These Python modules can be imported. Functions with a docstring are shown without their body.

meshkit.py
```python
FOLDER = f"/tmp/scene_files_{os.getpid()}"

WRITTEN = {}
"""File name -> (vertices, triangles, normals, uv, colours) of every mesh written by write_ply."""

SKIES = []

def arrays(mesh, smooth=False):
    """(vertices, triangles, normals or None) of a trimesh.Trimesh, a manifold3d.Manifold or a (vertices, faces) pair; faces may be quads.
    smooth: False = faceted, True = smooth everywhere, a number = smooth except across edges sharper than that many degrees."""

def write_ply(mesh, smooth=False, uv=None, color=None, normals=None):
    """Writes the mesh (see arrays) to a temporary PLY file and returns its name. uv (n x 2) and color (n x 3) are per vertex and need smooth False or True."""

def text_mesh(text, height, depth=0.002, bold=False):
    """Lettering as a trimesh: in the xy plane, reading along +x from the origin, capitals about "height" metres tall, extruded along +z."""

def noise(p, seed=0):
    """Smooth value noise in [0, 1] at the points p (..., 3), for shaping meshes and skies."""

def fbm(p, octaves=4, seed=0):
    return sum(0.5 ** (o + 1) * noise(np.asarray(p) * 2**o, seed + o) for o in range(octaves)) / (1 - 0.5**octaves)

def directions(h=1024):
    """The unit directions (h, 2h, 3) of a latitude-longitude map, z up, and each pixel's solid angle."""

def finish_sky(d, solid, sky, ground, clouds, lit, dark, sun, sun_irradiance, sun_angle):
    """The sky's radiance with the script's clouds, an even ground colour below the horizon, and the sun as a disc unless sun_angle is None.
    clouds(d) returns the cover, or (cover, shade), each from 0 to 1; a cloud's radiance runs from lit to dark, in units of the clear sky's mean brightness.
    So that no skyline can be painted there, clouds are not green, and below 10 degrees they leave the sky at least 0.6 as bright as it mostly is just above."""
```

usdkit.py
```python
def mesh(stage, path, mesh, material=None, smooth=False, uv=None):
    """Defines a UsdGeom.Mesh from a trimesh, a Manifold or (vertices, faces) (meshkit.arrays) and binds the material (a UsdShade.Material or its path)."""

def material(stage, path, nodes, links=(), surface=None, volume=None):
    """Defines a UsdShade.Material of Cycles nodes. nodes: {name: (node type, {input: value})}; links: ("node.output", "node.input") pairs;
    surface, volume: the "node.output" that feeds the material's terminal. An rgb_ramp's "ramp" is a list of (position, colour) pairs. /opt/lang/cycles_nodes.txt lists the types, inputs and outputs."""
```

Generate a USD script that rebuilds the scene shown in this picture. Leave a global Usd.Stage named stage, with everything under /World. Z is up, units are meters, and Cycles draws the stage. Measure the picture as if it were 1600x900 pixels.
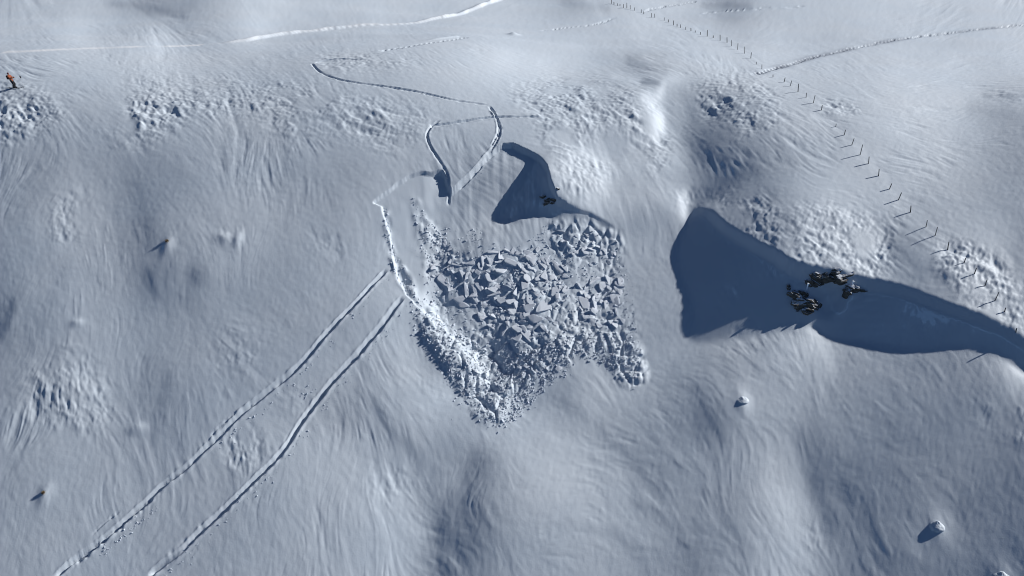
import math, numpy as np, trimesh, manifold3d, usdkit, meshkit
from scipy import ndimage as ndi
from scipy.interpolate import RBFInterpolator
from scipy.spatial import cKDTree, ConvexHull
from pxr import Usd, UsdGeom, UsdLux, UsdShade, Gf, Sdf, Vt

stage = Usd.Stage.CreateInMemory()
UsdGeom.SetStageUpAxis(stage, UsdGeom.Tokens.z)
UsdGeom.SetStageMetersPerUnit(stage, 1.0)
UsdGeom.Xform.Define(stage, '/World')
UsdGeom.Scope.Define(stage, '/World/Looks')
rng = np.random.default_rng(7)

# ------------------------------------------------------------------ camera, sun, sky, exposure
PITCH, FOC, CZ = math.radians(28.0), 1600 * 24 / 36.0, 45.0
EXPOSURE = 0.08
cam = UsdGeom.Camera.Define(stage, '/World/camera')
cam.CreateFocalLengthAttr(24.0); cam.CreateHorizontalApertureAttr(36.0); cam.CreateVerticalApertureAttr(20.25)
cam.CreateClippingRangeAttr(Gf.Vec2f(0.5, 6000))
cam.AddTranslateOp().Set(Gf.Vec3d(0, 0, CZ)); cam.AddRotateXOp().Set(90 - 28.0)
cam.CreateExposureAttr(EXPOSURE)
EL, AZ = math.radians(30.0), math.radians(18.0)          # elevation, angle behind the picture plane, sun from the right
SUN = np.array([math.cos(EL) * math.cos(AZ), math.cos(EL) * math.sin(AZ), math.sin(EL)])
sun = UsdLux.DistantLight.Define(stage, '/World/sun')
sun.CreateIntensityAttr(1.25); sun.CreateAngleAttr(0.5); sun.CreateColorAttr(Gf.Vec3f(1.0, 0.98, 0.955)); sun.CreateNormalizeAttr(True)
sun.AddOrientOp().Set(Gf.Quatf(Gf.Rotation(Gf.Vec3d(0, 0, 1), Gf.Vec3d(*SUN)).GetQuat()))
skym = usdkit.material(stage, '/World/Looks/sky_look', {
    's': ('sky_texture', {'sky_type': 'single_scattering', 'sun_disc': False, 'sun_elevation': EL, 'sun_rotation': math.atan2(SUN[0], SUN[1]), 'altitude': 2600.0, 'air_density': 0.5, 'aerosol_density': 0.1, 'ozone_density': 5.0}),
    'b': ('background_shader', {'strength': 0.062})}, [('s.color', 'b.color')], surface='b.background')
sky = UsdLux.DomeLight.Define(stage, '/World/sky')
UsdShade.MaterialBindingAPI.Apply(sky.GetPrim()).Bind(skym)
sky.GetPrim().SetCustomDataByKey('kind', 'structure')

# ------------------------------------------------------------------ helpers
taken = {}
def numbered(parent, name):
    k = taken.get((parent, name), 0); taken[(parent, name)] = k + 1
    return f'{parent}/{name}' if k == 0 else f'{parent}/{name}_{k:03d}'
def tag(p, label=None, cat=None, group=None, kind=None):
    p = p.GetPrim() if hasattr(p, 'GetPrim') else p
    for k, v in (('label', label), ('category', cat), ('group', group), ('kind', kind)):
        if v: p.SetCustomDataByKey(k, v)
    return p
def thing(name, label, cat, loc, rotz=0.0, group=None):
    x = UsdGeom.Xform.Define(stage, numbered('/World', name))
    x.AddTranslateOp().Set(Gf.Vec3d(*map(float, loc))); x.AddRotateZOp().Set(float(rotz))
    return tag(x, label, cat, group)
def obj(name, mesh, mat, parent=None, smooth=False):
    up = str(parent.GetPath()) if parent is not None else '/World'
    return usdkit.mesh(stage, numbered(up, name), mesh, mat, smooth=smooth)
ONES = 'first second third fourth fifth sixth seventh eighth ninth tenth eleventh twelfth thirteenth fourteenth fifteenth sixteenth seventeenth eighteenth nineteenth'.split()
def nth(k):
    if k <= 19: return ONES[k - 1]
    t_, o = divmod(k, 10); w = {2: 'twent', 3: 'thirt', 4: 'fort', 5: 'fift'}[t_]
    return w + 'ieth' if o == 0 else w + 'y-' + ONES[o - 1]
def sstep(a, b, x):
    t = np.clip((x - a) / (b - a), 0, 1); return t * t * (3 - 2 * t)

# ------------------------------------------------------------------ camera mapping (1600 x 900 picture units)
FW = np.array([0, math.cos(PITCH), -math.sin(PITCH)]); UP = np.array([0, math.sin(PITCH), math.cos(PITCH)])
def project(x, y, z):
    zz = z - CZ
    d = y * FW[1] + zz * FW[2]; u = y * UP[1] + zz * UP[2]
    d = np.maximum(d, 1.0)
    return 800 + FOC * x / d, 450 - FOC * u / d, d

# ------------------------------------------------------------------ base land form: gentle plateau, rounded edge, steep slope
def base_z(x, y):
    r = sstep(22, 50, x)
    yc = 76 - 7 * r; w = 2.6 + 5 * r
    gp, gs = 0.05, 0.64
    t = y - yc
    sp = np.logaddexp(0, -t / w) * w
    far = np.where(t > 140, (t - 140), 0)
    return 29.4 + gp * t - (gs - gp) * sp - 0.035 * far

# ------------------------------------------------------------------ how strongly each place faces the sun, seen from the drone (relief is solved from this)
LV = """0,0,166 100,5,172 200,10,165 240,15,150 290,22,155 400,8,192 500,0,188 600,0,190 700,5,185 800,12,188 890,8,168 960,25,188 1060,0,186 1140,8,158 1200,2,178 1300,0,186 1400,5,190 1600,0,186
0,60,182 120,50,197 250,60,202 400,50,202 600,40,194 700,60,192 800,50,196 900,70,198 1000,60,196 1100,50,194 1200,50,190 1300,60,184 1400,40,188 1500,60,184 1600,50,188
0,100,168 200,95,186 400,95,176 450,100,172 600,100,178 740,80,200 790,92,208 850,105,204 920,100,190 1000,106,170 1060,112,186 1120,110,196 1200,105,196 1300,100,188 1400,110,192 1500,100,190 1600,100,186
0,150,160 100,160,165 200,150,172 300,150,172 400,150,168 500,150,168 600,160,172 700,170,176 760,190,172 820,160,180 900,150,180 960,160,170 1020,160,188 1060,160,160 1100,150,150 1160,150,165 1220,150,178 1300,150,176 1400,160,180 1500,150,180 1560,170,158 1600,165,160
0,200,150 100,210,154 200,200,160 300,210,160 400,200,162 500,210,160 600,210,162 700,215,162 750,230,160 850,200,176 900,210,180 950,210,166 1000,215,168 1035,190,200 1065,200,160 1095,215,122 1130,200,125 1170,210,142 1250,200,168 1320,200,165 1400,210,172 1480,220,168 1560,210,148 1600,210,142
0,250,146 80,260,146 150,250,148 220,250,142 300,250,152 400,250,156 450,270,148 550,260,150 620,240,160 900,260,186 930,300,180 960,260,168 1010,250,166 1060,240,168 1085,240,125 1115,248,108 1160,255,116 1220,250,145 1300,250,163 1380,260,158 1450,250,164 1530,260,152 1600,250,140
0,300,144 60,300,146 120,290,158 170,300,150 215,290,134 250,290,140 310,300,150 380,300,158 460,310,150 520,310,148 580,290,156 960,310,162 1010,310,160 1060,300,168 1072,320,190 1090,305,120 1120,300,120 1170,300,122 1230,300,148 1290,300,162 1350,310,160 1420,300,156 1500,300,154 1600,310,134
0,350,140 80,345,158 150,350,156 200,340,142 228,350,122 260,350,142 330,350,152 400,350,157 480,350,152 560,350,160 590,350,160 980,350,152 1030,350,150 1055,355,136 1200,350,112 1260,350,160 1320,350,166 1370,360,160 1420,380,140 1480,350,150 1550,350,146 1600,360,130
0,400,138 60,400,146 120,410,150 180,400,146 230,390,122 250,410,126 290,410,142 340,410,150 420,400,152 500,400,152 560,400,156 590,410,162 1000,400,150 1035,400,142 1240,390,150 1300,395,164 1360,400,165 1410,410,122 1460,400,138 1520,390,152 1560,410,164 1600,410,134
0,450,132 20,480,118 60,450,146 130,460,150 200,440,142 240,440,108 265,430,128 300,445,135 310,430,118 340,430,148 420,450,144 500,450,150 560,450,156 620,440,166 660,470,180 1010,450,138 1040,460,142 1070,440,132 1540,445,165 1580,470,160 1600,440,145
0,520,122 60,510,140 120,520,152 200,500,150 260,500,142 330,500,144 400,500,145 460,520,148 520,500,152 580,520,158 620,510,168 650,540,166 1030,520,140 1060,540,138
0,570,134 40,570,150 80,560,140 120,580,160 180,580,154 230,600,140 260,590,132 300,580,148 370,580,146 450,580,150 520,580,154 580,580,150 640,580,164 690,600,170 930,575,160 1010,600,146 1060,580,132 1120,570,136 1200,550,148 1275,545,166 1320,560,144 1400,575,134 1480,575,126 1540,575,128 1590,588,170
0,640,138 60,650,150 140,640,158 220,640,140 270,630,132 330,640,148 420,640,150 500,650,146 550,640,138 610,640,152 680,640,164 740,680,158 800,680,160 850,650,150 880,640,134 920,640,152 1000,650,140 1070,640,126 1110,660,112 1150,650,138 1185,610,150 1240,640,146 1320,640,132 1400,640,124 1500,640,122 1600,640,116
0,700,140 80,700,152 160,700,150 230,700,146 280,700,134 340,700,150 420,700,152 470,690,158 540,700,160 600,700,144 660,690,152 720,700,136 755,720,120 800,710,162 870,700,164 940,690,146 1010,710,132 1060,700,136 1120,710,132 1170,700,146 1215,710,152 1265,700,118 1330,690,124 1420,700,122 1520,700,120 1600,700,112
0,760,140 90,760,150 200,760,150 290,760,144 360,760,142 430,760,152 510,760,160 590,750,168 640,745,158 672,750,138 700,760,148 735,780,114 770,770,140 820,760,158 900,750,166 980,750,150 1040,750,130 1090,760,138 1140,770,126 1200,760,160 1235,780,172 1275,760,114 1310,770,116 1360,760,114 1440,750,120 1520,760,118 1600,760,110
0,830,146 100,830,150 200,830,148 290,830,142 370,820,144 450,830,152 540,820,154 620,820,166 660,830,158 690,830,114 740,840,108 790,830,142 860,830,152 930,820,156 1000,820,146 1060,830,134 1100,850,126 1150,820,138 1200,830,152 1255,840,166 1290,830,118 1340,820,112 1400,830,112 1500,850,112 1600,830,106
0,900,146 100,900,150 200,900,148 300,900,142 400,900,148 500,900,152 600,900,160 650,900,156 692,900,108 750,900,130 800,900,140 880,900,146 960,900,146 1040,900,132 1100,900,126 1180,900,150 1260,900,156 1330,900,120 1400,890,110 1500,900,110 1600,900,104
700,240,158 740,280,150 690,330,152 640,330,166 800,280,146 760,330,148 720,380,150 860,360,158 930,370,160 900,400,160 700,430,150 660,420,160 770,400,160 850,420,165 900,470,160 950,450,150 980,500,140 950,530,140 860,500,150 800,480,120 740,460,125 700,470,140 690,490,185 720,530,186 755,570,184 665,520,135 695,560,120 730,610,150 785,560,95 810,590,140 760,630,150 830,620,150 870,560,140"""
P = np.array([[float(c) for c in s.split(',')] for s in LV.split()])
SX = 4                                                       # the map has one cell per 4 picture units
gx, gy = np.meshgrid((np.arange(80) + .5) * 20, (np.arange(45) + .5) * 20)
lev = RBFInterpolator(P[:, :2], P[:, 2], kernel='linear', smoothing=0.0, neighbors=40)(np.stack([gx.ravel(), gy.ravel()], 1)).reshape(45, 80)
lev = ndi.zoom(lev, 5, order=3, mode='nearest', grid_mode=True)   # 225 x 400
cy, cx = np.mgrid[0:225, 0:400]; cx = (cx + .5) * SX; cy = (cy + .5) * SX
def pts(s): return np.array([[float(c) for c in q.split(',')] for q in s.split()])
def dense(p, step):
    out = [p[:1]]
    for a, b in zip(p[:-1], p[1:]):
        n = max(1, int(np.ceil(np.linalg.norm(b - a) / step)))
        out.append(a + (b - a) * (np.arange(1, n + 1) / n)[:, None])
    return np.vstack(out)
def spline(p, n=10):
    """Catmull-Rom through the points."""
    p = np.vstack([2 * p[0] - p[1], p, 2 * p[-1] - p[-2]]); out = []
    for k in range(1, len(p) - 2):
        a, b, c, d = p[k - 1:k + 3]; t = np.linspace(0, 1, n, endpoint=False)[:, None]
        out.append(.5 * (2 * b + (c - a) * t + (2 * a - 5 * b + 4 * c - d) * t**2 + (3 * b - a - 3 * c + d) * t**3))
    return np.vstack(out + [p[-2:-1]])
def stroke(p, width, amp):
    p = dense(pts(p), 3); d = cKDTree(p).query(np.stack([cx.ravel(), cy.ravel()], 1), distance_upper_bound=width * 3)[0].reshape(cx.shape)
    return amp * np.exp(-(np.where(np.isfinite(d), d, 1e3) / width) ** 2)
for s in ("232,425 236,445 243,462|7|-26", "246,430 250,455|8|12", "302,425 306,445|7|-14", "212,290 226,340 236,385|9|-8", "20,470 10,505 2,525|6|-26", "38,470 26,505|8|8",
          "262,590 248,640 240,690|7|-12", "228,560 226,620|6|-10", "560,610 600,665 640,700 672,740 686,790|11|-12", "582,640 620,680 655,712|9|-8", "705,770 688,830 690,890|8|-14",
          "745,700 730,770 745,830|14|-10", "880,625 912,650|8|-14", "940,670 1000,735 1030,770|9|-10", "1000,790 1060,830 1090,890|9|-12", "960,830 1000,870 1010,900|8|-8",
          "1085,610 1110,650 1130,690|9|-12", "1100,770 1140,820 1170,860|10|-12", "1110,790 1125,815|10|8", "860,680 930,710 980,750|8|7", "880,820 960,830 1000,870|8|-7", "1245,680 1262,720 1275,770 1295,815|12|-14",
          "1235,690 1245,730 1255,770 1285,840|12|10", "1320,760 1345,810 1375,860|14|-8", "1060,250 1080,280|14|8", "1085,215 1115,250 1150,262|16|-10", "1066,305 1068,330 1072,345|6|30", "1010,150 1030,180 1030,205|10|22",
          "1045,165 1048,195|8|-12", "985,95 1010,105 1035,110|9|-14", "175,6 235,14 285,24|7|-14", "880,5 950,14|6|-8", "1100,8 1170,10|6|-16", "1040,30 1160,28|7|-5", "1540,150 1600,150|5|-14", "1520,170 1600,185|12|-7",
          "1270,508 1290,540 1300,580|10|14", "100,420 60,520 20,600|10|-8", "1390,360 1440,420 1500,450|14|-10", "1340,230 1420,330 1500,400|9|6", "900,235 945,250 948,300|10|10", "690,465 720,505 755,540|13|-30", "780,545 800,575|13|-45", "820,560 860,540|10|-15", "664,466 700,525 740,565 765,600|11|40", "735,625 770,652 810,640|13|24", "655,505 690,560 720,610|8|-24", "700,395 740,380|12|-25", "690,380 700,440|10|-20", "860,430 890,470|12|16", "1430,845 1470,822|30|24", "1150,632 1165,622|22|14", "880,245 930,250|14|14", "1262,512 1276,517|6|18", "1575,570 1605,592|5|22", "1020,112 1060,122|8|10", "1005,128 1030,129|5|-30", "960,118 1000,126|6|14", "1035,132 1030,150|6|20"):
    a, w, m = s.split('|'); lev = lev + stroke(a, float(w), float(m))
def inside(poly, X, Y):
    r = np.zeros(X.shape, bool); q = np.roll(poly, 1, 0)
    for (x1, y1), (x0, y0) in zip(poly, q):
        if y1 != y0: r ^= ((y1 > Y) != (y0 > Y)) & (X < (x0 - x1) * (Y - y1) / (y0 - y1) + x1)
    return r
BOWL = pts("1086,322 1074,345 1064,372 1060,400 1064,430 1078,462 1086,488 1078,512 1071,528 1086,537 1110,535 1150,527 1200,521 1235,513 1254,507 1272,511 1284,524 1302,532 1340,534 1380,540 1420,549 1470,546 1500,544 1530,549 1560,553 1580,566 1600,580 1680,628 1780,690 1780,650 1690,584 1600,528 1572,510 1540,496 1500,482 1450,464 1420,452 1390,444 1345,436 1290,424 1250,421 1228,410 1206,392 1170,376 1135,352 1108,328")
SCOOP = pts("838,244 850,258 860,285 868,306 885,318 905,326 935,340 960,358 945,354 920,342 895,334 870,333 850,327 835,328 815,333 795,338 783,330 785,316 800,300 822,272")
lum = (np.clip(lev, 20, 235) / 255) ** 2.2; facing = np.maximum(1.45 * (lum - .13), 1.15 * (lum - .085))
hcy, hcx = np.mgrid[0:225, 0:480]; hcx = (hcx + .5) * SX; hcy = (hcy + .5) * SX      # a little wider than the picture
def hollow(poly, deep, flat_, blur):
    """A lee hollow: it drops off steeply below the sunward rim, then levels out, so that the rim's shadow ends at the outline."""
    m = inside(poly, hcx, hcy).astype(float); dx, dy = 0.824, -0.567; n_in = np.zeros_like(m); n_out = np.zeros_like(m)
    J, I = np.meshgrid(np.arange(480.), np.arange(225.))
    for sg, n in ((1, n_in), (-1, n_out)):
        alive = m > .5
        for k in range(1, 110):
            ii, jj = np.round(I + sg * dy * k).astype(int), np.round(J + sg * dx * k).astype(int); ok = (ii >= 0) & (ii < 225) & (jj >= 0)
            v = np.where(ok, m[np.clip(ii, 0, 224), np.clip(jj, 0, 479)], 0) > .5
            alive &= v; n += alive
    L = n_in + n_out + 1; t = n_in / L; wall = 2.5; fl = 2 * flat_ * np.clip((n_in - wall) / np.maximum(L - wall, 1), 0, 1)
    drop = np.clip(deep * (1 + 1.1 * sstep(1400, 1340, hcx)) * flat_ * np.maximum(L - wall, 2) / wall, .15, 4.2)
    f = np.where(n_in < wall, drop, -fl * .28)
    w = ndi.gaussian_filter(m, blur); f = ndi.gaussian_filter(f * m, blur) / np.maximum(w, .05)
    return w, f
hw, hx = np.zeros_like(hcx), np.zeros_like(hcx)
for poly, deep, flat_, blur in ((BOWL, 1.9, .05, .7), (SCOOP, .95, .05, .7)):
    w, f = hollow(poly, deep, flat_, blur); hw = np.maximum(hw, w); hx = hx + f * (w > .02)

# ------------------------------------------------------------------ relief from facing: solve d(z)/d(sunward) over the plan, smoothest surface that fits
H = 0.3
def mirror(a, n):
    a = np.abs(np.clip(a, -n * .9, n * 1.9)); return np.where(a > n, 2 * n - a, a)
PX, PY = np.meshgrid(np.arange(-180, 180, H), np.arange(14, 254, H))
ZB = base_z(PX, PY)
ky, kx = np.meshgrid(np.fft.fftfreq(PX.shape[0], H) * 2 * np.pi, np.fft.rfftfreq(PX.shape[1], H) * 2 * np.pi, indexing='ij')
ku = kx * math.cos(AZ) + ky * math.sin(AZ); k2 = kx**2 + ky**2
inv = -1j * ku / (ku**2 + 0.02 * k2 + 0.004 * k2**2 + 0.0006)
relief = np.zeros_like(ZB)
for it in range(18):
    z = ZB + relief
    px, py, dep = project(PX, PY, z)
    zy, zx = np.gradient(z, H); N = np.sqrt(1 + zx**2 + zy**2)
    t = ndi.map_coordinates(facing, [mirror(py, 900) / SX - .5, mirror(px, 1600) / SX - .5], order=1, mode='nearest')
    at_ = [mirror(py, 900) / SX - .5, mirror(px, 1600) / SX - .5]
    ah_ = [np.clip(py, 0, 899) / SX - .5, np.clip(px, 0, 1919) / SX - .5]; w_ = ndi.map_coordinates(hw, ah_, order=1, mode='nearest') * (px < 1900); x_ = ndi.map_coordinates(hx, ah_, order=1, mode='nearest')
    out = np.maximum(np.maximum(-px, px - 1600), np.maximum(-py, py - 900))
    mask = 1 - sstep(0, 260, out)
    by, bx = np.gradient(ZB, H)
    dev = ((1 - w_) * (SUN[2] - t * N) / math.cos(EL) + w_ * (math.tan(EL) + x_) - (bx * math.cos(AZ) + by * math.sin(AZ))) * mask
    new = np.fft.irfft2(np.fft.rfft2(dev) * inv, s=dev.shape)
    step = .3 if it < 17 else .15; relief = relief * (1 - step) + new * step; last = new
relief *= sstep(14, 24, PY) * sstep(254, 215, PY) * sstep(180, 150, np.abs(PX))
def macro(x, y):
    return base_z(x, y) + ndi.map_coordinates(relief, [np.clip((y - 14) / H, 0, PX.shape[0] - 1), np.clip((x + 180) / H, 0, PX.shape[1] - 1)], order=3, mode='nearest', prefilter=True)
print('settled', np.abs(new - relief)[(np.abs(PX) < 50) & (PY > 40) & (PY < 80)].max()); print('relief range', relief.min(), relief.max())

# ------------------------------------------------------------------ the ground sheet: fine rows and columns where the drone looks, coarse to the horizon
ys = [np.geomspace(1, 260, 14)[::-1] * -1 + 24]
near = np.arange(24.0, 83.0, 0.088); ys.append(near)
y, st = 83.0, 0.09
plate = []
while y < 165:
    plate.append(y); y += st; st = min(st * 1.02, 0.75)
ys += [np.array(plate), 165 + np.geomspace(1, 1900, 30)]
YR = np.concatenate(ys); YR = np.unique(np.round(YR, 4))
ext = 1.26 + np.geomspace(0.004, 6, 26)
UC = np.concatenate([-ext[::-1], np.linspace(-1.26, 1.26, 1500), ext])
yw = np.clip(YR, 28, 400)
WR = 0.75 * (yw * FW[1] + (CZ - base_z(np.zeros_like(yw), yw)) * -FW[2])
GX = UC[None, :] * WR[:, None]; GY = np.repeat(YR[:, None], len(UC), 1)
R, C = GX.shape
GZ = macro(GX, GY)
VX, VY, VD = project(GX, GY, GZ)
mpp = VD / FOC                                                # metres per picture unit
inframe = (VX > -260) & (VX < 1860) & (VY > -30) & (VY < 1000) & (GY > 24)
print('ground', R, C)

def raster(poly, soft=0.0, scale=1):
    Y, X = np.mgrid[0:900 // scale, 0:1600 // scale]
    m = inside(poly, (X + .5) * scale, (Y + .5) * scale).astype(np.float32)
    return ndi.gaussian_filter(m, soft / scale) if soft else m
def at_vertices(img, order=1):
    s = 900 / img.shape[0]
    return ndi.map_coordinates(img, [mirror(VY, 900) / s - .5, mirror(VX, 1600) / s - .5], order=order, mode='nearest') * inframe
def sdf(poly):
    m = raster(poly) > .5
    return (ndi.distance_transform_edt(m) - ndi.distance_transform_edt(~m)).astype(np.float32)

tree = cKDTree(np.stack([VX[inframe], VY[inframe]], 1)); flat = np.flatnonzero(inframe)
def plan(p):
    """Picture points to plan points on the snow."""
    i = flat[tree.query(np.atleast_2d(p))[1]]
    return np.stack([GX.ravel()[i], GY.ravel()[i]], 1)
def height(x, y):
    i = np.interp(y, YR, np.arange(R)); j = np.interp(np.asarray(x) / np.interp(y, YR, WR), UC, np.arange(C))
    return ndi.map_coordinates(GZ, [np.atleast_1d(i), np.atleast_1d(j)], order=1, mode='nearest')
def white(sr, sc, seed):
    a = np.random.default_rng(seed).standard_normal((R, C)).astype(np.float32)
    a = ndi.gaussian_filter(a, (sr, sc)); return a / a.std()

# wind-blown streaks that follow the flow of the drifts
FL = pts("100,300,.25,1 100,600,-.1,1 300,400,.3,1 300,700,0,1 500,300,.6,1 500,600,.4,1 600,800,.15,1 150,850,-.2,1 720,750,.2,1 550,220,.8,.8 900,650,1,.5 900,750,1,.55 1000,650,1,.7 1080,800,.8,1 850,850,1,.4 1100,700,.7,.8 1200,800,.7,1 1300,750,.8,1 1400,650,.8,.7 1500,800,1,.6 1580,650,.8,.7 1030,350,.8,1 1000,250,.5,1 1150,230,1,.6 1300,230,1,.8 1400,350,1,.8 1450,430,1,.7 1500,280,1,.55 1560,350,1,.35 1550,200,1,.2 1400,150,1,.2 800,50,1,.08 300,50,1,.1 1400,50,1,.1 700,110,1,.5 30,450,-.2,1 700,300,.35,1 800,600,.4,1")
ang = np.arctan2(FL[:, 3], FL[:, 2])
ag = RBFInterpolator(FL[:, :2], np.stack([np.cos(ang), np.sin(ang)], 1), kernel='linear', neighbors=20)(np.stack([gx.ravel(), gy.ravel()], 1)).reshape(45, 80, 2)
wob = ndi.gaussian_filter(np.random.default_rng(3).standard_normal((45, 80)), 1.6); wob = wob / wob.std() * 0.38
ca, sa = ag[..., 0] * np.cos(wob) - ag[..., 1] * np.sin(wob), ag[..., 0] * np.sin(wob) + ag[..., 1] * np.cos(wob)
fx, fy = at_vertices(ca), at_vertices(sa)
ax, bx_ = np.gradient(VX); ay, by_ = np.gradient(VY)          # d/drow, d/dcol
det = ax * by_ - bx_ * ay; det = np.where(np.abs(det) < 1e-6, 1e-6, det)
dr_ = (fx * by_ - fy * bx_) / det; dc_ = (ax * fy - ay * fx) / det
nl = np.hypot(dr_, dc_) + 1e-9; dr_, dc_ = dr_ / nl, dc_ / nl
def streaks(seed, sig, steps, stride, hs=2):
    dr, dc = dr_[::hs, ::hs], dc_[::hs, ::hs]
    n = ndi.gaussian_filter(np.random.default_rng(seed).standard_normal(dr.shape).astype(np.float32), sig); acc = n.copy()
    I, J = np.mgrid[0:dr.shape[0], 0:dr.shape[1]].astype(np.float32)
    for sg in (1, -1):
        i, j = I.copy(), J.copy()
        for k in range(steps):
            ii, jj = np.clip(i.round().astype(int), 0, dr.shape[0] - 1), np.clip(j.round().astype(int), 0, dr.shape[1] - 1)
            i += sg * stride * dr[ii, jj]; j += sg * stride * dc[ii, jj]
            acc += ndi.map_coordinates(n, [i, j], order=1, mode='nearest') * (1 - k / steps)
    acc /= acc.std()
    return acc if hs == 1 else ndi.zoom(acc, (R / acc.shape[0], C / acc.shape[1]), order=1, grid_mode=True, mode='nearest')[:R, :C]
fine, mid, broad = streaks(11, .85, 7, 1.6, 1), streaks(12, 1.15, 5, 1.6), streaks(13, 4.5, 14, 4.0)
calm = np.maximum(at_vertices(raster(BOWL, 8, 2)), at_vertices(raster(SCOOP, 5, 2)))
patchy = sstep(-.8, 1.4, white(40, 45, 21)) * sstep(-1.2, 1.2, white(12, 15, 22)) * 1.4
onslope = 1 - sstep(74, 84, GY) * .35
crusty = sstep(.1, 1.1, white(26, 30, 24) + .5 * white(9, 11, 25))
detail = (broad * .010 * (1 + 2.5 * sstep(84, 120, GY)) + white(4, 80, 23) * .10 * sstep(82, 105, GY) + (.35 * mid - np.abs(mid)) * .0125 * (.15 + 1.25 * patchy) + (.3 * fine - np.abs(fine)) * .0085 * (.35 + patchy) + np.tanh(2.6 * (mid + .35 * fine - .5)) * .010 * crusty) * (1 - .93 * calm)

# wind-scoured rough patches over buried turf
rough = np.zeros((450, 800), np.float32)
for s in ("180,128 300,132 420,128 560,150 660,165 690,185 660,215 610,235 560,212 500,205 440,215 400,180 300,178 220,160|14|.55", "200,150 270,140 290,170 285,195 240,215 195,205|8|.8", "0,130 60,140 110,150 100,185 60,205 0,225|10|.75",
          "80,310 130,300 160,325 155,355 110,385 75,370|9|.5", "55,560 110,540 150,560 180,640 150,680 90,660 40,640|12|.45", "790,135 880,125 960,135 965,190 930,215 880,240 850,215 830,180|12|.75", "870,245 920,238 950,255 945,300 905,320 870,300|8|.8",
          "935,140 1000,140 1030,165 1040,205 1000,230 960,200|8|.7", "1000,215 1050,210 1045,260 1015,275|8|.6", "1080,125 1160,122 1225,140 1220,185 1170,205 1110,190 1075,160|9|.65", "1275,158 1335,160 1345,176 1300,178|5|1.0", "1235,325 1300,315 1360,330 1388,370 1392,420 1350,432 1290,422 1240,400|8|.7",
          "1120,305 1180,310 1225,330 1225,385 1180,375 1140,345|7|.7", "1455,385 1510,375 1560,400 1590,450 1600,520 1560,500 1520,470 1470,420|8|.9", "345,685 400,665 420,700 380,745 350,720|7|.55", "640,580 690,600 700,640 660,620|9|.3", "1250,815 1275,810 1292,850 1275,865 1255,850|5|.35",
          "480,90 560,85 650,90 655,108 560,110 500,105|5|.5", "680,70 760,70 760,85|5|.35", "1520,640 1600,630 1600,700 1560,680|8|.4", "1150,400 1180,380 1230,400 1180,410|6|.0", "470,360 540,370 540,410 490,410|10|.3", "330,360 370,355 385,385 340,385|7|.35", "150,200 230,200 260,230 180,235|9|.3", "1540,145 1600,148 1600,158 1550,156|4|.6", "1055,300 1085,298 1080,330 1060,330|5|.6",
          "420,585 480,575 480,640 440,650|10|.25", "560,740 640,720 660,780 600,800|14|.3", "330,520 400,500 410,600 340,620|16|.25"):
    a, w, m = s.split('|'); rough = np.maximum(rough, raster(pts(a), float(w), 2) * float(m))
rough = at_vertices(ndi.gaussian_filter(rough, 3.5)) * 1.15 * sstep(-2.2, -.2, white(9, 10, 40)) + .10 * patchy * sstep(.2, 1.6, white(18, 20, 71))
bil = np.abs(white(5.5, 5.5, 31) + .5 * mid); bil2 = np.abs(white(2.4, 2.6, 32)); clump = sstep(-.7, .9, white(14, 16, 33))
n1, n2, n3 = white(2.0, 2.3, 36) + .4 * mid, white(1.25, 1.35, 37) + .4 * fine, white(3.6, 4.4, 39) + .5 * mid
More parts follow.
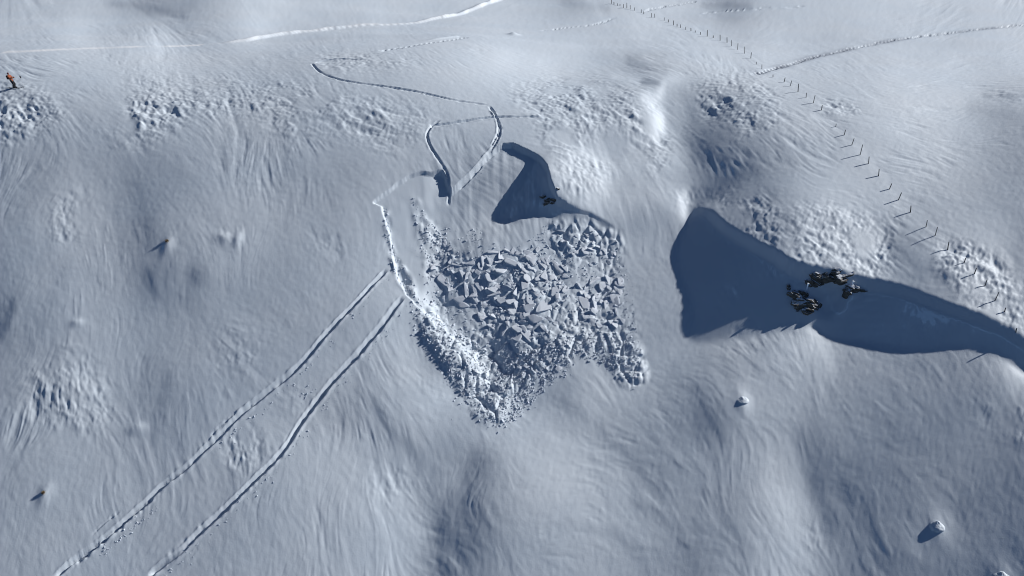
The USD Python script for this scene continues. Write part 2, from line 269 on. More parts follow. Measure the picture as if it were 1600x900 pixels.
tuss = n1 * .026 + n2 * .018 + white(1.0, 1.0, 26) * .006 + np.maximum(0, n3 - .3) * .05 - np.maximum(0, n1 - .9) * .05 + (.5 - np.abs(mid)) * .016
detail += rough * (tuss * (1.15 + .35 * clump) + (.5 - bil) * .07 * clump + white(11, 13, 34) * .06)
detail += (white(1.4, 1.5, 35) * .0036 + white(4, 5, 38) * .003) * (1 - .8 * calm)

# slab release: bed surface below the old snow, with crown and flank walls
BED = pts("583,316 600,302 622,284 640,273 654,267 676,268 690,264 696,272 700,288 705,296 712,291 722,280 742,262 762,244 778,230 786,224 800,224 820,232 840,243 854,258 862,282 870,308 890,322 920,334 945,346 958,354 966,372 978,410 988,450 994,500 1000,560 960,560 900,540 840,590 790,610 740,580 690,520 655,478 636,462 622,430 612,405 606,370 602,340 598,320")
bs = at_vertices(sdf(BED)) * mpp + white(5, 5, 41) * .06 + white(14, 14, 49) * .09
bed = sstep(-.04, .16, bs) * inframe
lowfade = (1 - sstep(430, 540, VY)) * (1 - .85 * sstep(855, 900, VX) * sstep(300, 345, VY)) * (1 - .85 * sstep(950, 972, VX)) * (1 - .5 * sstep(690, 660, VX))
detail = detail * (1 - .75 * bed) - bed * .5 * lowfade
gx1, gx2 = white(12, 1.5, 42), white(24, 3.5, 43)
detail += bed * lowfade * ((gx1 * .007 + gx2 * .006 + fine * .007) * (.35 + .9 * sstep(690, 720, VX)) + white(3, 3, 48) * .012)
# avalanche debris: facets of broken snow
DEB = pts("668,352 690,345 720,355 745,345 770,372 800,378 835,360 860,335 880,345 905,352 935,362 962,368 976,410 988,440 992,500 1003,550 1000,585 990,597 975,588 950,572 925,560 900,552 872,590 850,605 825,632 806,658 785,664 760,660 742,648 722,622 705,592 690,566 668,540 650,508 642,484 652,470 668,462 672,440 664,410 662,380")
LEFTR = pts("598,318 606,322 612,370 618,395 636,420 650,445 655,475 640,470 622,440 610,410 602,370")
INNER = pts("645,300 665,330 690,350 700,420 670,430 658,380 645,330")
ds = at_vertices(sdf(DEB)) * mpp
deb = sstep(-.15, 1.1, ds + white(8, 8, 44) * .3 + white(22, 20, 47) * .6 - .25) * inframe
low = sstep(500, 560, VY)
# the upper debris is patchy: sliding bed shows through
gap = sstep(-.2, .5, white(22, 16, 45) + .9 * sstep(430, 390, VY) - 1.0)
deb *= (1 - .85 * gap * sstep(440, 400, VY)) * (1 - .6 * sstep(.1, .9, white(15, 13, 50)) * sstep(570, 520, VY))
detail = detail * (1 - .9 * deb * sstep(480, 560, VY))
sel = np.flatnonzero(deb > .01); sxy = np.stack([GX.ravel()[sel], GY.ravel()[sel]], 1)
def facets(cell, seed, tilt, lift):
    r = np.random.default_rng(seed); lo, hi = sxy.min(0), sxy.max(0); n = int(np.prod(hi - lo) / cell**2)
    c = r.uniform(lo, hi, (n, 2)); k = cKDTree(c); d, i = k.query(sxy, k=2)
    g = r.normal(0, tilt, (n, 2)); h = r.uniform(0, lift, n)
    v = h[i[:, 0]] + ((sxy - c[i[:, 0]]) * g[i[:, 0]]).sum(1)
    return v - .35 * cell * np.exp(-((d[:, 1] - d[:, 0]) / (.1 * cell)) ** 2) * .6
F = np.zeros(R * C); vy = VY.ravel()[sel]
big = sstep(375, 410, vy) * sstep(545, 500, vy) * sstep(660, 700, VX.ravel()[sel]) * sstep(1000, 960, VX.ravel()[sel])
F[sel] = big * facets(.85, 51, .08, .06) + (1 - .65 * big) * facets(.38, 52, .2, .10) + facets(.2, 53, .24, .05) + (1 - big) * facets(1.3, 54, .10, .16)
F = ndi.gaussian_filter(F.reshape(R, C), .9)
detail += deb * (F * .95 - .04 + .12 * low)
lr = np.maximum(at_vertices(raster(LEFTR, 3)), at_vertices(raster(INNER, 5)))
detail += lr * ((.5 - bil) * .10 + white(2.2, 2.2, 46) * .05 + .06)

# ski tracks, footprints and drift lips
def along(p, reach, plan_pts=None):
    """Signed sideways distance (right of travel positive), run along the line, for sheet points within reach."""
    q = dense(plan(spline(pts(p), 14)), .08)
    q = np.stack([ndi.gaussian_filter1d(q[:, 0], 6, mode='nearest'), ndi.gaussian_filter1d(q[:, 1], 6, mode='nearest')], 1)
    lo, hi = q.min(0) - reach, q.max(0) + reach
    s = np.flatnonzero((GX.ravel() > lo[0]) & (GX.ravel() < hi[0]) & (GY.ravel() > lo[1]) & (GY.ravel() < hi[1]))
    v = np.stack([GX.ravel()[s], GY.ravel()[s]], 1)
    d, i = cKDTree(q).query(v, distance_upper_bound=reach); ok = np.isfinite(d); s, v, i = s[ok], v[ok], i[ok]
    tg = np.gradient(q, axis=0); tg /= np.linalg.norm(tg, axis=1)[:, None] + 1e-9
    off = v - q[i]; run = np.concatenate([[0], np.cumsum(np.linalg.norm(np.diff(q, axis=0), axis=1))])
    side = off[:, 0] * tg[i, 1] - off[:, 1] * tg[i, 0]
    end = np.minimum(run[i], run[-1] - run[i]); cap = sstep(0, .6, end) * (np.abs(np.hypot(*off.T) - np.abs(side)) < .25)
    return s, side, run[i], cap
D = detail.ravel(); TX = white(1.6, 1.7, 81).ravel(); trail_tone = np.zeros(R * C, np.float32)
def tint_trail(p, w, amount, seed):
    """Makes the snow colour brighter (positive amount) or duller (negative) along a line."""
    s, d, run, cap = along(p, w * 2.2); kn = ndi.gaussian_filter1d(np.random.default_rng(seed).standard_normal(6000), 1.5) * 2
    trail_tone[s] += cap * amount * np.clip(.75 + .5 * np.interp(run, np.arange(6000) * .7, kn), .1, 1) * np.exp(-(d / w) ** 2)
def trench(p, w, depth, berm, side_b=1, wobble=.0, seed=0, fade=None):
    s, d, run, cap = along(p, w * 3.5)
    r = np.random.default_rng(seed + 900); kn = r.standard_normal(4000); wv = np.interp(run, np.arange(4000) * .35, ndi.gaussian_filter1d(kn, 2) * 2.5)
    dd = d + wobble * wv
    g = sstep(w * 1.0, w * .55, np.abs(dd)) * -depth * (1 + .25 * wv)
    chop = np.interp(run * .9 + d * 1.3, np.arange(4000) * .25, ndi.gaussian_filter1d(kn, .8) * 1.3)
    b = np.exp(-((dd - side_b * w * 1.45) / (w * .5)) ** 2) * berm * (.75 + .4 * chop) + np.exp(-((dd + side_b * w * 1.3) / (w * .35)) ** 2) * berm * .45
    D[s] += cap * (g + b + TX[s] * .021 * sstep(w * 2.6, w, np.abs(d)))
# the two traverses at lower left
trench("80,905 130,866 190,820 240,772 320,702 360,662 420,610 470,570 520,510 560,470 606,418", .19, .2, .07, 1, .05, 1)
trench("228,905 270,868 330,815 390,758 440,705 480,645 530,585 580,530 612,485 632,462", .21, .25, .08, 1, .05, 2)
trench("140,838 170,812 192,796|".rstrip('|'), .07, .07, .03, 1, .0, 3); trench("322,690 350,660 405,620", .07, .06, .03, 1, .0, 4)
trench("110,888 170,838 215,800 250,770", .12, .08, .04, 1, .03, 14)
# S turns above the crown
trench("486,98 500,112 530,124 580,132 640,141 680,150 720,158 766,164", .13, .11, .02, -1, .03, 5)
trench("488,100 510,94 545,92 575,94", .2, .10, .05, -1, .03, 15)
trench("762,164 772,176 780,192 781,206 775,224 760,242 742,262 724,280 713,290", .13, .13, .03, 1, .03, 6)
trench("766,168 777,186 777,208 766,232", .10, .1, .04, 1, .03, 16)
trench("690,187 676,195 668,208 670,224 680,240 692,258 699,272 702,290 700,318", .14, .16, .03, -1, .03, 7)
trench("668,196 700,193 740,187 780,183 822,182 850,183", .16, .14, .03, 1, .04, 8)
# footprints, plateau trails
def footprints(p, depth, size, seed):
    s, d, run, cap = along(p, 1.2); r = np.random.default_rng(seed + 300)
    for sgn in (-1, 1):
        ph = run / .8 + (.5 if sgn > 0 else 0); c = np.round(ph); rr = r.uniform(-.12, .12, 4000); rd = r.uniform(.55, 1.25, 4000); k = c.astype(int) % 4000
        a, b = (ph - c) * .8 + rr[k], d - sgn * .17 - rr[k]
        D[s] -= cap * depth * rd[k] * sstep(1.15, .6, np.hypot(a / (size * 1.25), b / size))
    D[s] += cap * (-.05 * np.exp(-(d / .5) ** 4))
footprints("1178,116 1210,107 1240,99 1270,90 1320,78 1380,67 1450,57 1520,48 1610,36", .16, .24, 9)
trench("1003,19 1030,13 1060,7 1090,1", .25, .2, .0, 1, .1, 10)
footprints("590,80 640,72 690,64 730,59", .12, .2, 11); footprints("845,48 880,44 930,38 960,28", .12, .2, 12)
trench("1090,22 1140,17 1200,12 1260,10", .3, .12, .04, 1, .2, 13)
def lip(p, drop, width, seed=0, reach=3.0):
    """The snow left of the line stands higher and breaks off in a small wind lip."""
    s, d, run, cap = along(p, reach)
    kn = ndi.gaussian_filter1d(np.random.default_rng(seed + 70).standard_normal(4000), 2) * 2.5
    f = np.interp(run, np.arange(4000) * .5, kn)
    up = np.where(d < 0, np.exp(-(d / (reach * .3)) ** 2), 1 - sstep(0, width, d))
    cap = cap * sstep(0, 5, run)
    D[s] += cap * up * drop * (1 + .3 * f)
lip("330,68 400,61 450,55 520,46 570,41 640,38 700,27 740,14 785,-2", .34, .5, 1, 2.2)
lip("640,66 690,61 720,58", .2, .4, 2, 2.0)
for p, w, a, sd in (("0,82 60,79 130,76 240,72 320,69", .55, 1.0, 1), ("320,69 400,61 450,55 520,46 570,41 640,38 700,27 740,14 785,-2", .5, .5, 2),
        ("1178,116 1210,107 1240,99 1270,90 1320,78 1380,67 1450,57 1520,48 1610,36", .75, -1.0, 3), ("1003,19 1030,13 1060,7 1090,1", .5, -.5, 4), ("590,80 640,72 690,64 730,59", .4, -.4, 5)): tint_trail(p, w, a, sd)  # snow colour: brighter along the plateau track line, duller along the other trails
detail = D.reshape(R, C)

# small drift humps and tails
for (qx, qy), hgt, sx_, sy_ in (((1463, 826), .12, .7, 1.0), ((1160, 630), .15, .6, .9), ((262, 384), .16, .5, .7), ((70, 774), .14, .5, .7), ((1565, 904), .12, .8, .9), ((120, 505), .12, .5, .3), ((350, 372), .15, .7, .5), ((372, 375), .18, .4, .7), ((215, 672), .14, .7, .4), ((802, 54), .35, .7, .8)):
    c = plan([qx, qy])[0]; detail += hgt * np.exp(-((GX - c[0]) / sx_) ** 2 - ((GY - c[1]) / sy_) ** 2)
c = plan([1292, 456])[0]; detail -= .6 * np.exp(-(((GX - c[0]) / 1.3) ** 2 + ((GY - c[1]) / 1.1) ** 2) ** 1.5)
GZ = GZ + np.where(inframe | (np.abs(UC)[None, :] < 1.4), detail, 0)

snow = usdkit.material(stage, '/World/Looks/snow', {
    'g': ('geometry', {}), 'n1': ('noise_texture', {'scale': 9.0, 'detail': 5.0, 'roughness': .6}), 'n2': ('noise_texture', {'scale': .12, 'detail': 4.0}),
    'at': ('attribute', {'attribute': 'trail_tone'}), 'tr': ('translucent_bsdf', {}), 'mx': ('mix_closure', {'fac': .03}), 'up': ('map_range', {'from_min': 0.0, 'from_max': 1.0, 'clamp': True}), 'dn': ('map_range', {'from_min': 0.0, 'from_max': -1.0, 'clamp': True}), 'm1': ('mix_color', {'b': (.86, .88, .90)}), 'm2': ('mix_color', {'b': (.30, .34, .40)}),
    'r': ('rgb_ramp', {'ramp': [(0.3, (.59, .665, .74)), (0.7, (.615, .675, .735))]}),
    'b': ('bump', {'strength': .22, 'distance': .04}), 'p': ('principled_bsdf', {'roughness': .62, 'specular_ior_level': .25})},
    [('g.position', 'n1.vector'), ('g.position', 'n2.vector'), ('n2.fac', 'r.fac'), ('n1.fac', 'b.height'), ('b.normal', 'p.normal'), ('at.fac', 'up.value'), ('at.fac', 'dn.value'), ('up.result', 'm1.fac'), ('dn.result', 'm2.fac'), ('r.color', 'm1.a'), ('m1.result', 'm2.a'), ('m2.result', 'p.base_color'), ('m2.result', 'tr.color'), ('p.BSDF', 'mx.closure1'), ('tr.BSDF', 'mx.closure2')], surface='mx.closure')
crumb_snow = usdkit.material(stage, '/World/Looks/broken_snow', {
    'g': ('geometry', {}), 'n1': ('noise_texture', {'scale': 14.0, 'detail': 5.0, 'roughness': .65}),
    'b': ('bump', {'strength': .4, 'distance': .05}), 'tr': ('translucent_bsdf', {'color': (.63, .68, .75)}), 'mx': ('mix_closure', {'fac': .03}), 'p': ('principled_bsdf', {'base_color': (.63, .68, .75), 'roughness': .65, 'specular_ior_level': .2})},
    [('g.position', 'n1.vector'), ('n1.fac', 'b.height'), ('b.normal', 'p.normal'), ('p.BSDF', 'mx.closure1'), ('tr.BSDF', 'mx.closure2')], surface='mx.closure')
idx = np.arange(R * C).reshape(R, C)
quads = np.stack([idx[:-1, :-1], idx[:-1, 1:], idx[1:, 1:], idx[1:, :-1]], -1).reshape(-1, 4)
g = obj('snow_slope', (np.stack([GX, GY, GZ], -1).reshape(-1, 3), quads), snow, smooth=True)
UsdGeom.PrimvarsAPI(g).CreatePrimvar('trail_tone', Sdf.ValueTypeNames.FloatArray, 'vertex').Set(Vt.FloatArray.FromNumpy(trail_tone))
tag(g, 'wind-drifted snow slope and plateau crossed by ski tracks, with a slab avalanche bed', 'snow', kind='structure')

def frame(x, y, e=.3):
    """Snow surface at a plan point: position and up-normal."""
    z0 = height(x, y)[0]; dzx = (height(x + e, y)[0] - height(x - e, y)[0]) / (2 * e); dzy = (height(x, y + e)[0] - height(x, y - e)[0]) / (2 * e)
    n = np.array([-dzx, -dzy, 1]); return np.array([x, y, z0]), n / np.linalg.norm(n)

# ------------------------------------------------------------------ snow slabs of the avalanche
def chunk_mesh(r, size, thick):
    """A broken slab: an irregular polygon with chipped, slightly bevelled edges."""
    n = r.integers(4, 7); a = np.sort(r.uniform(0, 2 * np.pi, n) * .45 + np.linspace(0, 2 * np.pi, n, endpoint=False) * 1.0)
    rad = r.uniform(.72, 1.1, n); asp = r.uniform(.6, 1.0)
    ring = np.stack([np.cos(a) * rad, np.sin(a) * rad * asp], 1) * size / 2
    top = np.c_[ring * r.uniform(.86, .94), np.full(n, thick / 2) + r.normal(0, thick * .07, n)]
    m1 = np.c_[ring * 1.0, np.full(n, thick * .36)]; bot = np.c_[ring * r.uniform(.85, .98), np.full(n, -thick / 2)]
    h = ConvexHull(np.vstack([top, m1, bot])); v = h.points
    m = trimesh.convex.convex_hull(v).subdivide().subdivide()
    trimesh.smoothing.filter_laplacian(m, lamb=.4, iterations=2)
    m.vertices += (meshkit.noise(m.vertices * 6 + r.uniform(0, 50, 3)) - .5)[:, None] * .05
    return m
def rot(axis_n, yaw):
    z = axis_n / np.linalg.norm(axis_n); x = np.cross([0, 1, 0], z); x /= np.linalg.norm(x); yv = np.cross(z, x)
    c, s = math.cos(yaw), math.sin(yaw)
    return np.stack([c * x + s * yv, -s * x + c * yv, z], 1)
zones = [("690,410 770,385 800,380 860,385 890,430 880,500 850,525 800,530 750,500 700,450", 165, (.42, 1.9), 'the central debris heap', 'snow slabs heaped at the debris centre'),
         ("895,440 930,425 970,440 985,470 980,505 940,510 900,495", 50, (.42, 1.7), 'the right debris lobe', 'snow slabs of the right debris lobe'),
         ("870,350 905,352 960,380 968,410 920,415 880,385", 26, (.4, 1.1), 'the right flank blocks', 'snow slabs below the right flank wall'),
         ("672,360 700,355 715,400 700,440 672,430", 24, (.3, .8), 'the upper left debris', 'small slabs at the upper left of the debris'),
         ("655,470 690,470 760,560 850,540 900,520 880,575 800,600 740,600 690,550", 34, (.3, .75), 'the lower debris tongue', 'small slabs in the lower debris tongue')]
for zp, n, (s0, s1), label, grp in zones:
    poly = pts(zp); got = []
    while len(got) < n:
        q = rng.uniform(poly.min(0), poly.max(0))
        if not inside(poly, q[None, 0], q[None, 1])[0]: continue
        size = s0 + (s1 - s0) * rng.random() ** 1.5
        if any(np.linalg.norm(q - p_) < 6.5 * (size + s_) * .5 for p_, s_ in got) and rng.random() > .22: continue
        got.append((q, size))
    order = sorted(range(len(got)), key=lambda i: got[i][0][1]); per = max(5, int(round(math.sqrt(len(got) * 1.2)))); place = {}
    for k in range(0, len(order), per):
        for c, i in enumerate(sorted(order[k:k + per], key=lambda i: got[i][0][0])): place[i] = (c + 1, k // per + 1)
    P2 = plan(np.array([q for q, _ in got]))
    for bi, ((x, y_), (q, size)) in enumerate(zip(P2, got)):
        p0, nn = frame(x, y_, .6); th = rng.uniform(.12, .21) * min(1, .55 + size * .4)
        nn = nn + rng.normal(0, .08 if rng.random() < .72 else .25, 3) * [1, 1, .2] + np.array([.13, .03, 0])
        m = chunk_mesh(rng, size, th); M = np.eye(4); M[:3, :3] = rot(nn, rng.uniform(0, 6.28)); M[:3, 3] = p0 + nn / np.linalg.norm(nn) * (th * -.12 + .02)
        m.apply_transform(M)
        sz_w = 'broad' if size > s0 + .55 * (s1 - s0) else ('small' if size < s0 + .2 * (s1 - s0) else 'angular')
        tag(obj('snow_block', m, crumb_snow, smooth=50), f'{sz_w} snow slab, {nth(place[bi][0])} from the left in {nth(place[bi][1])} row of {label}', 'snow slab', grp)

def scatter_chunks(name, spots, sizes, label, cat, seed, sink=.20):
    r = np.random.default_rng(seed); V, Fc, o = [], [], 0
    base = []
    for k in range(14):
        h = trimesh.convex.convex_hull(r.normal(0, 1, (9, 3)) * [1, .8, .6]); h = h.subdivide(); trimesh.smoothing.filter_laplacian(h, lamb=.4, iterations=1); base.append((h.vertices / np.abs(h.vertices).max(), h.faces))
    z = height(spots[:, 0], spots[:, 1]) if False else np.array([0.0])
    i = np.interp(spots[:, 1], YR, np.arange(R)); j = np.array([np.interp(a / np.interp(b, YR, WR), UC, np.arange(C)) for a, b in spots])
    z = ndi.map_coordinates(GZ, [i, j], order=1, mode='nearest')
    for (x, y_), zz, s in zip(spots, z, sizes):
        v, f = base[r.integers(14)]; R3 = trimesh.transformations.random_rotation_matrix(r.random(3))[:3, :3]
        V.append((v * s * .5) @ R3.T + [x, y_, zz + s * (.5 - .35 - sink)]); Fc.append(f + o); o += len(v)
    tag(obj(name, (np.vstack(V), np.vstack(Fc)), crumb_snow, smooth=True), label, cat, kind='stuff')
def pick(poly_s, n, seed):
    poly = pts(poly_s) if isinstance(poly_s, str) else poly_s; r = np.random.default_rng(seed); q = r.uniform(poly.min(0), poly.max(0), (n * 6, 2))
    return plan(q[inside(poly, q[:, 0], q[:, 1])][:n])
A = pick(DEB, 4200, 61); B = pick("650,478 690,500 790,560 900,520 985,520 1000,560 995,597 950,572 900,552 850,610 806,660 760,660 722,622 690,566 655,515", 3600, 62); L = pick(LEFTR, 260, 63); I2 = pick(INNER, 240, 64)
sp = np.vstack([A, B, L, I2]); r = np.random.default_rng(65)
sz = np.concatenate([.07 + .27 * r.random(len(A)) ** 3.5, .10 + .26 * r.random(len(B)) ** 2.5, .08 + .22 * r.random(len(L)) ** 2, .08 + .25 * r.random(len(I2)) ** 2])
edge = []
r2 = np.random.default_rng(66); ring = dense(np.vstack([DEB[38:], DEB[:1]])[::1], 4); ring = dense(DEB[17:46], 4)
ring = ring[r2.integers(0, len(ring), 420)] + r2.normal(0, 1, (420, 2)) * r2.choice([4, 8, 16], (420, 1), p=[.6, .28, .12]); E = plan(ring)
sp = np.vstack([sp, E]); sz = np.concatenate([sz, .08 + .2 * r2.random(420) ** 2])
scatter_chunks('avalanche_rubble', sp, sz, 'crumbled lumps of snow filling the avalanche debris', 'snow rubble', 67)
T = []
for p, n, off, spread in (("340,690 470,575 606,420", 130, (6, 7), 7), ("240,900 330,818 440,708 530,588 630,466", 250, (10, 8), 9), ("150,860 215,805 240,785", 120, (8, 9), 5), ("470,600 490,590", 50, (0, 22), 12), ("762,168 781,206 742,262", 60, (4, 5), 3)):
    q = dense(spline(pts(p)), 2); r3 = np.random.default_rng(int(n)); k = r3.integers(0, len(q), n); T.append(q[k] + np.array(off) * (.6 + .5 * r3.random((n, 1))) + r3.normal(0, 1, (n, 2)) * spread * r3.random((n, 1)))
T = plan(np.vstack(T)); scatter_chunks('track_crumbs', T, .05 + .16 * np.random.default_rng(5).random(len(T)) ** 2, 'small snow crumbs thrown out below the ski tracks', 'snow crumbs', 68)

# ------------------------------------------------------------------ rock outcrops
rockm = usdkit.material(stage, '/World/Looks/dark_rock', {
    'g': ('geometry', {}), 'm': ('mapping', {'scale': (1.0, 1.0, 3.0)}), 'n': ('noise_texture', {'scale': 3.2, 'detail': 6.0, 'roughness': .65}), 'n2': ('noise_texture', {'scale': 1.6, 'detail': 3.0}),
    'r': ('rgb_ramp', {'ramp': [(.3, (.024, .021, .018)), (.52, (.075, .064, .05)), (.75, (.18, .155, .12))]}), 'sx': ('separate_xyz', {}),
    'add': ('math', {'math_type': 'multiply_add', 'value2': 1.0}), 'sn': ('map_range', {'from_min': 1.12, 'from_max': 1.25, 'clamp': True}), 'mx': ('mix_color', {'b': (.65, .69, .75)}),
    'b': ('bump', {'strength': .8, 'distance': .12}), 'p': ('principled_bsdf', {'roughness': .8})},
    [('g.position', 'm.vector'), ('m.vector', 'n.vector'), ('g.position', 'n2.vector'), ('n.fac', 'r.fac'), ('g.normal', 'sx.vector'), ('sx.z', 'add.value1'), ('n2.fac', 'add.value3'), ('add.value', 'sn.value'),
     ('sn.result', 'mx.fac'), ('r.color', 'mx.a'), ('mx.result', 'p.base_color'), ('n.fac', 'b.height'), ('b.normal', 'p.normal')], surface='p.BSDF')
icem = usdkit.material(stage, '/World/Looks/ice', {'p': ('principled_bsdf', {'base_color': (.86, .89, .92), 'roughness': .25})}, [], surface='p.BSDF')
def rock_piece(seed, w, d, h):
    m = trimesh.creation.icosphere(4); v = m.vertices.copy(); r = np.random.default_rng(seed)
    k = r.normal(0, 1, (16, 3)); k /= np.linalg.norm(k, axis=1)[:, None]; lim = r.uniform(.55, .95, 16)
    for n_, l in zip(k, lim):                                  # chop flat faces
        t = v @ n_; v -= np.maximum(t - l, 0)[:, None] * n_
    v *= np.array([w, d, h]) / 2
    strata = np.floor((v[:, 2] + .25 * v[:, 0]) / .16) * 1.7
    dn = meshkit.fbm(np.c_[v[:, 0] * 1.5, v[:, 1] * 1.5, strata] + seed, 3, seed) - .5
    v += m.vertices * dn[:, None] * min(w, h) * .34 + np.c_[np.zeros((len(v), 1)), -(meshkit.noise(np.c_[strata, v[:, 0] * 2, v[:, 0] * 0] + seed) - .4) * .14, np.zeros((len(v), 1))]
    return trimesh.Trimesh(v, m.faces, process=False)
def outcrop(label, pieces, icicles, seed, origin):
    c = plan(origin)[0]; z0 = height(*c)[0]; t = thing('rock_outcrop', label, 'rock', (c[0], c[1], z0))
    for k, (qx, qy, w, h, roll) in enumerate(pieces):
        q = plan([qx, qy])[0]; p0, nn = frame(q[0], q[1], .5); s = np.hypot(p0[1], CZ - p0[2]) / FOC
        m = rock_piece(seed + k, w * s * 1.4, min(w, h) * s * 1.1, h * s * 1.75)
        M = trimesh.transformations.rotation_matrix(math.radians(roll), [0, 1, 0]); M = trimesh.transformations.rotation_matrix(math.radians(-22), [1, 0, 0]) @ M
        M[:3, 3] = p0 - [c[0], c[1], z0] - nn * .05; m.apply_transform(M)
        obj('rock_ledge', m, rockm, t)
    for qx, qy, h in icicles:
        q = plan([qx, qy])[0]; p0, nn = frame(q[0], q[1], .5); v = []
        cone = trimesh.creation.revolve([[0, -h], [.03, -h * .7], [.05, -h * .35], [.10, 0], [.0, .06]], sections=8)
        cone.apply_translation(p0 - [c[0], c[1], z0] + [0, -.35, .1 + h * .5]); obj('icicle', cone, icem, t, smooth=40)
    return t
outcrop('dark rock band curving through the shaded hollow under the snowy knoll', [(1266, 441, 20, 10, 25), (1278, 433, 19, 13, 20), (1294, 429, 20, 11, 5), (1309, 423, 14, 9, -20), (1314, 433, 16, 14, -30), (1328, 431, 16, 6, -12), (1327, 453, 17, 18, 20), (1339, 454, 20, 8, 18), (1350, 453, 9, 4, 10),
        (1244, 464, 20, 12, 10), (1233, 450, 6, 8, 0), (1255, 460, 12, 9, 15), (1249, 478, 22, 13, -12), (1268, 477, 20, 15, 10), (1279, 470, 14, 7, 20), (1262, 487, 18, 9, 5)],
        [(1259, 447, .7), (1329, 441, .45)], 400, [1290, 450])
outcrop('small dark rock poking out of the shaded scoop beside the avalanche bed', [(850, 300, 10, 5, 10), (857, 306, 11, 6, -10), (866, 305, 9, 5, 5), (852, 312, 9, 4, -15), (871, 295, 4, 4, 0), (863, 310, 9, 4, 5)], [], 500, [857, 306])

# ------------------------------------------------------------------ snow-capped boulders
def boulder(label, q, w, h, seed):
    c = plan(q)[0]; z0 = height(*c)[0]; t = thing('snow_capped_boulder', label, 'boulder', (c[0], c[1], z0 - .15))
    m = trimesh.creation.icosphere(4); v = m.vertices.copy(); u = np.clip((v[:, 2] + .2) / 1.2, 0, 1)
    v[:, :2] *= (1 - .62 * u**1.3)[:, None] * np.array([w, w * .9]) / 2; v[:, 2] *= np.where(v[:, 2] > 0, h, .5)
    v += m.vertices * (meshkit.fbm(m.vertices * 1.7 + seed, 3, seed) - .5)[:, None] * .45 * w * .3
    lowf = v[m.faces].mean(1)[:, 2] < .08 * h
    cap = trimesh.Trimesh(v, m.faces, process=False)
    st = trimesh.Trimesh(v * [.97, .97, .9], m.faces, process=False)
    obj('stone', st, rockm, t, smooth=True); obj('snow_cap', trimesh.Trimesh(v * [1.08, 1.08, 1.05], m.faces, process=False), snow, t, smooth=True)
boulder('pointed snow-capped boulder casting a dark shadow at lower right', [1463, 819], 1.15, .36, 1)
boulder('snow-capped boulder cut by the bottom edge at far right', [1566, 899], 1.2, .3, 2)
boulder('low snow-covered boulder on the smooth slope below the shaded hollow', [1160, 624], 1.1, .22, 3)

# ------------------------------------------------------------------ withered grass tufts
strawm = usdkit.material(stage, '/World/Looks/withered_grass', {'o': ('geometry', {}), 'n': ('noise_texture', {'scale': 9.0}), 'r': ('rgb_ramp', {'ramp': [(.3, (.10, .07, .04)), (.7, (.30, .22, .13))]}), 'p': ('principled_bsdf', {'roughness': .8})},
    [('o.position', 'n.vector'), ('n.fac', 'r.fac'), ('r.color', 'p.base_color')], surface='p.BSDF')
def tuft(label, q, s, seed):
    c = plan(q)[0]; z0 = height(*c)[0]; r = np.random.default_rng(seed); V, Fc = [], []
    for k in range(90):
        b = r.normal(0, .16 * s, 2); a = r.uniform(0, 6.28); L_ = r.uniform(.15, .42) * s; lean = r.uniform(.1, .9); w = .012 + .012 * r.random()
        d = np.array([math.cos(a), math.sin(a)]); sd = np.array([-d[1], d[0]]) * w; o = len(V)
        mid_ = b + d * lean * L_ * .3; tip = b + d * lean * L_
        V += [[*(b - sd), -.08], [*(b + sd), -.08], [*(mid_ - sd * .8), L_ * .6], [*(mid_ + sd * .8), L_ * .6], [*tip, L_ * (1 - .3 * lean)]]
        Fc += [[o, o + 1, o + 3], [o, o + 3, o + 2], [o + 2, o + 3, o + 4]]
    t = thing('grass_tuft', label, 'grass tuft', (c[0], c[1], z0)); obj('blades', (np.array(V), np.array(Fc)), strawm, t)
tuft('withered brown grass tuft poking through the snow on the left slope', [262, 379], .5, 1)
tuft('pale brown grass tuft near the lower left corner of the slope', [69, 772], .4, 2)

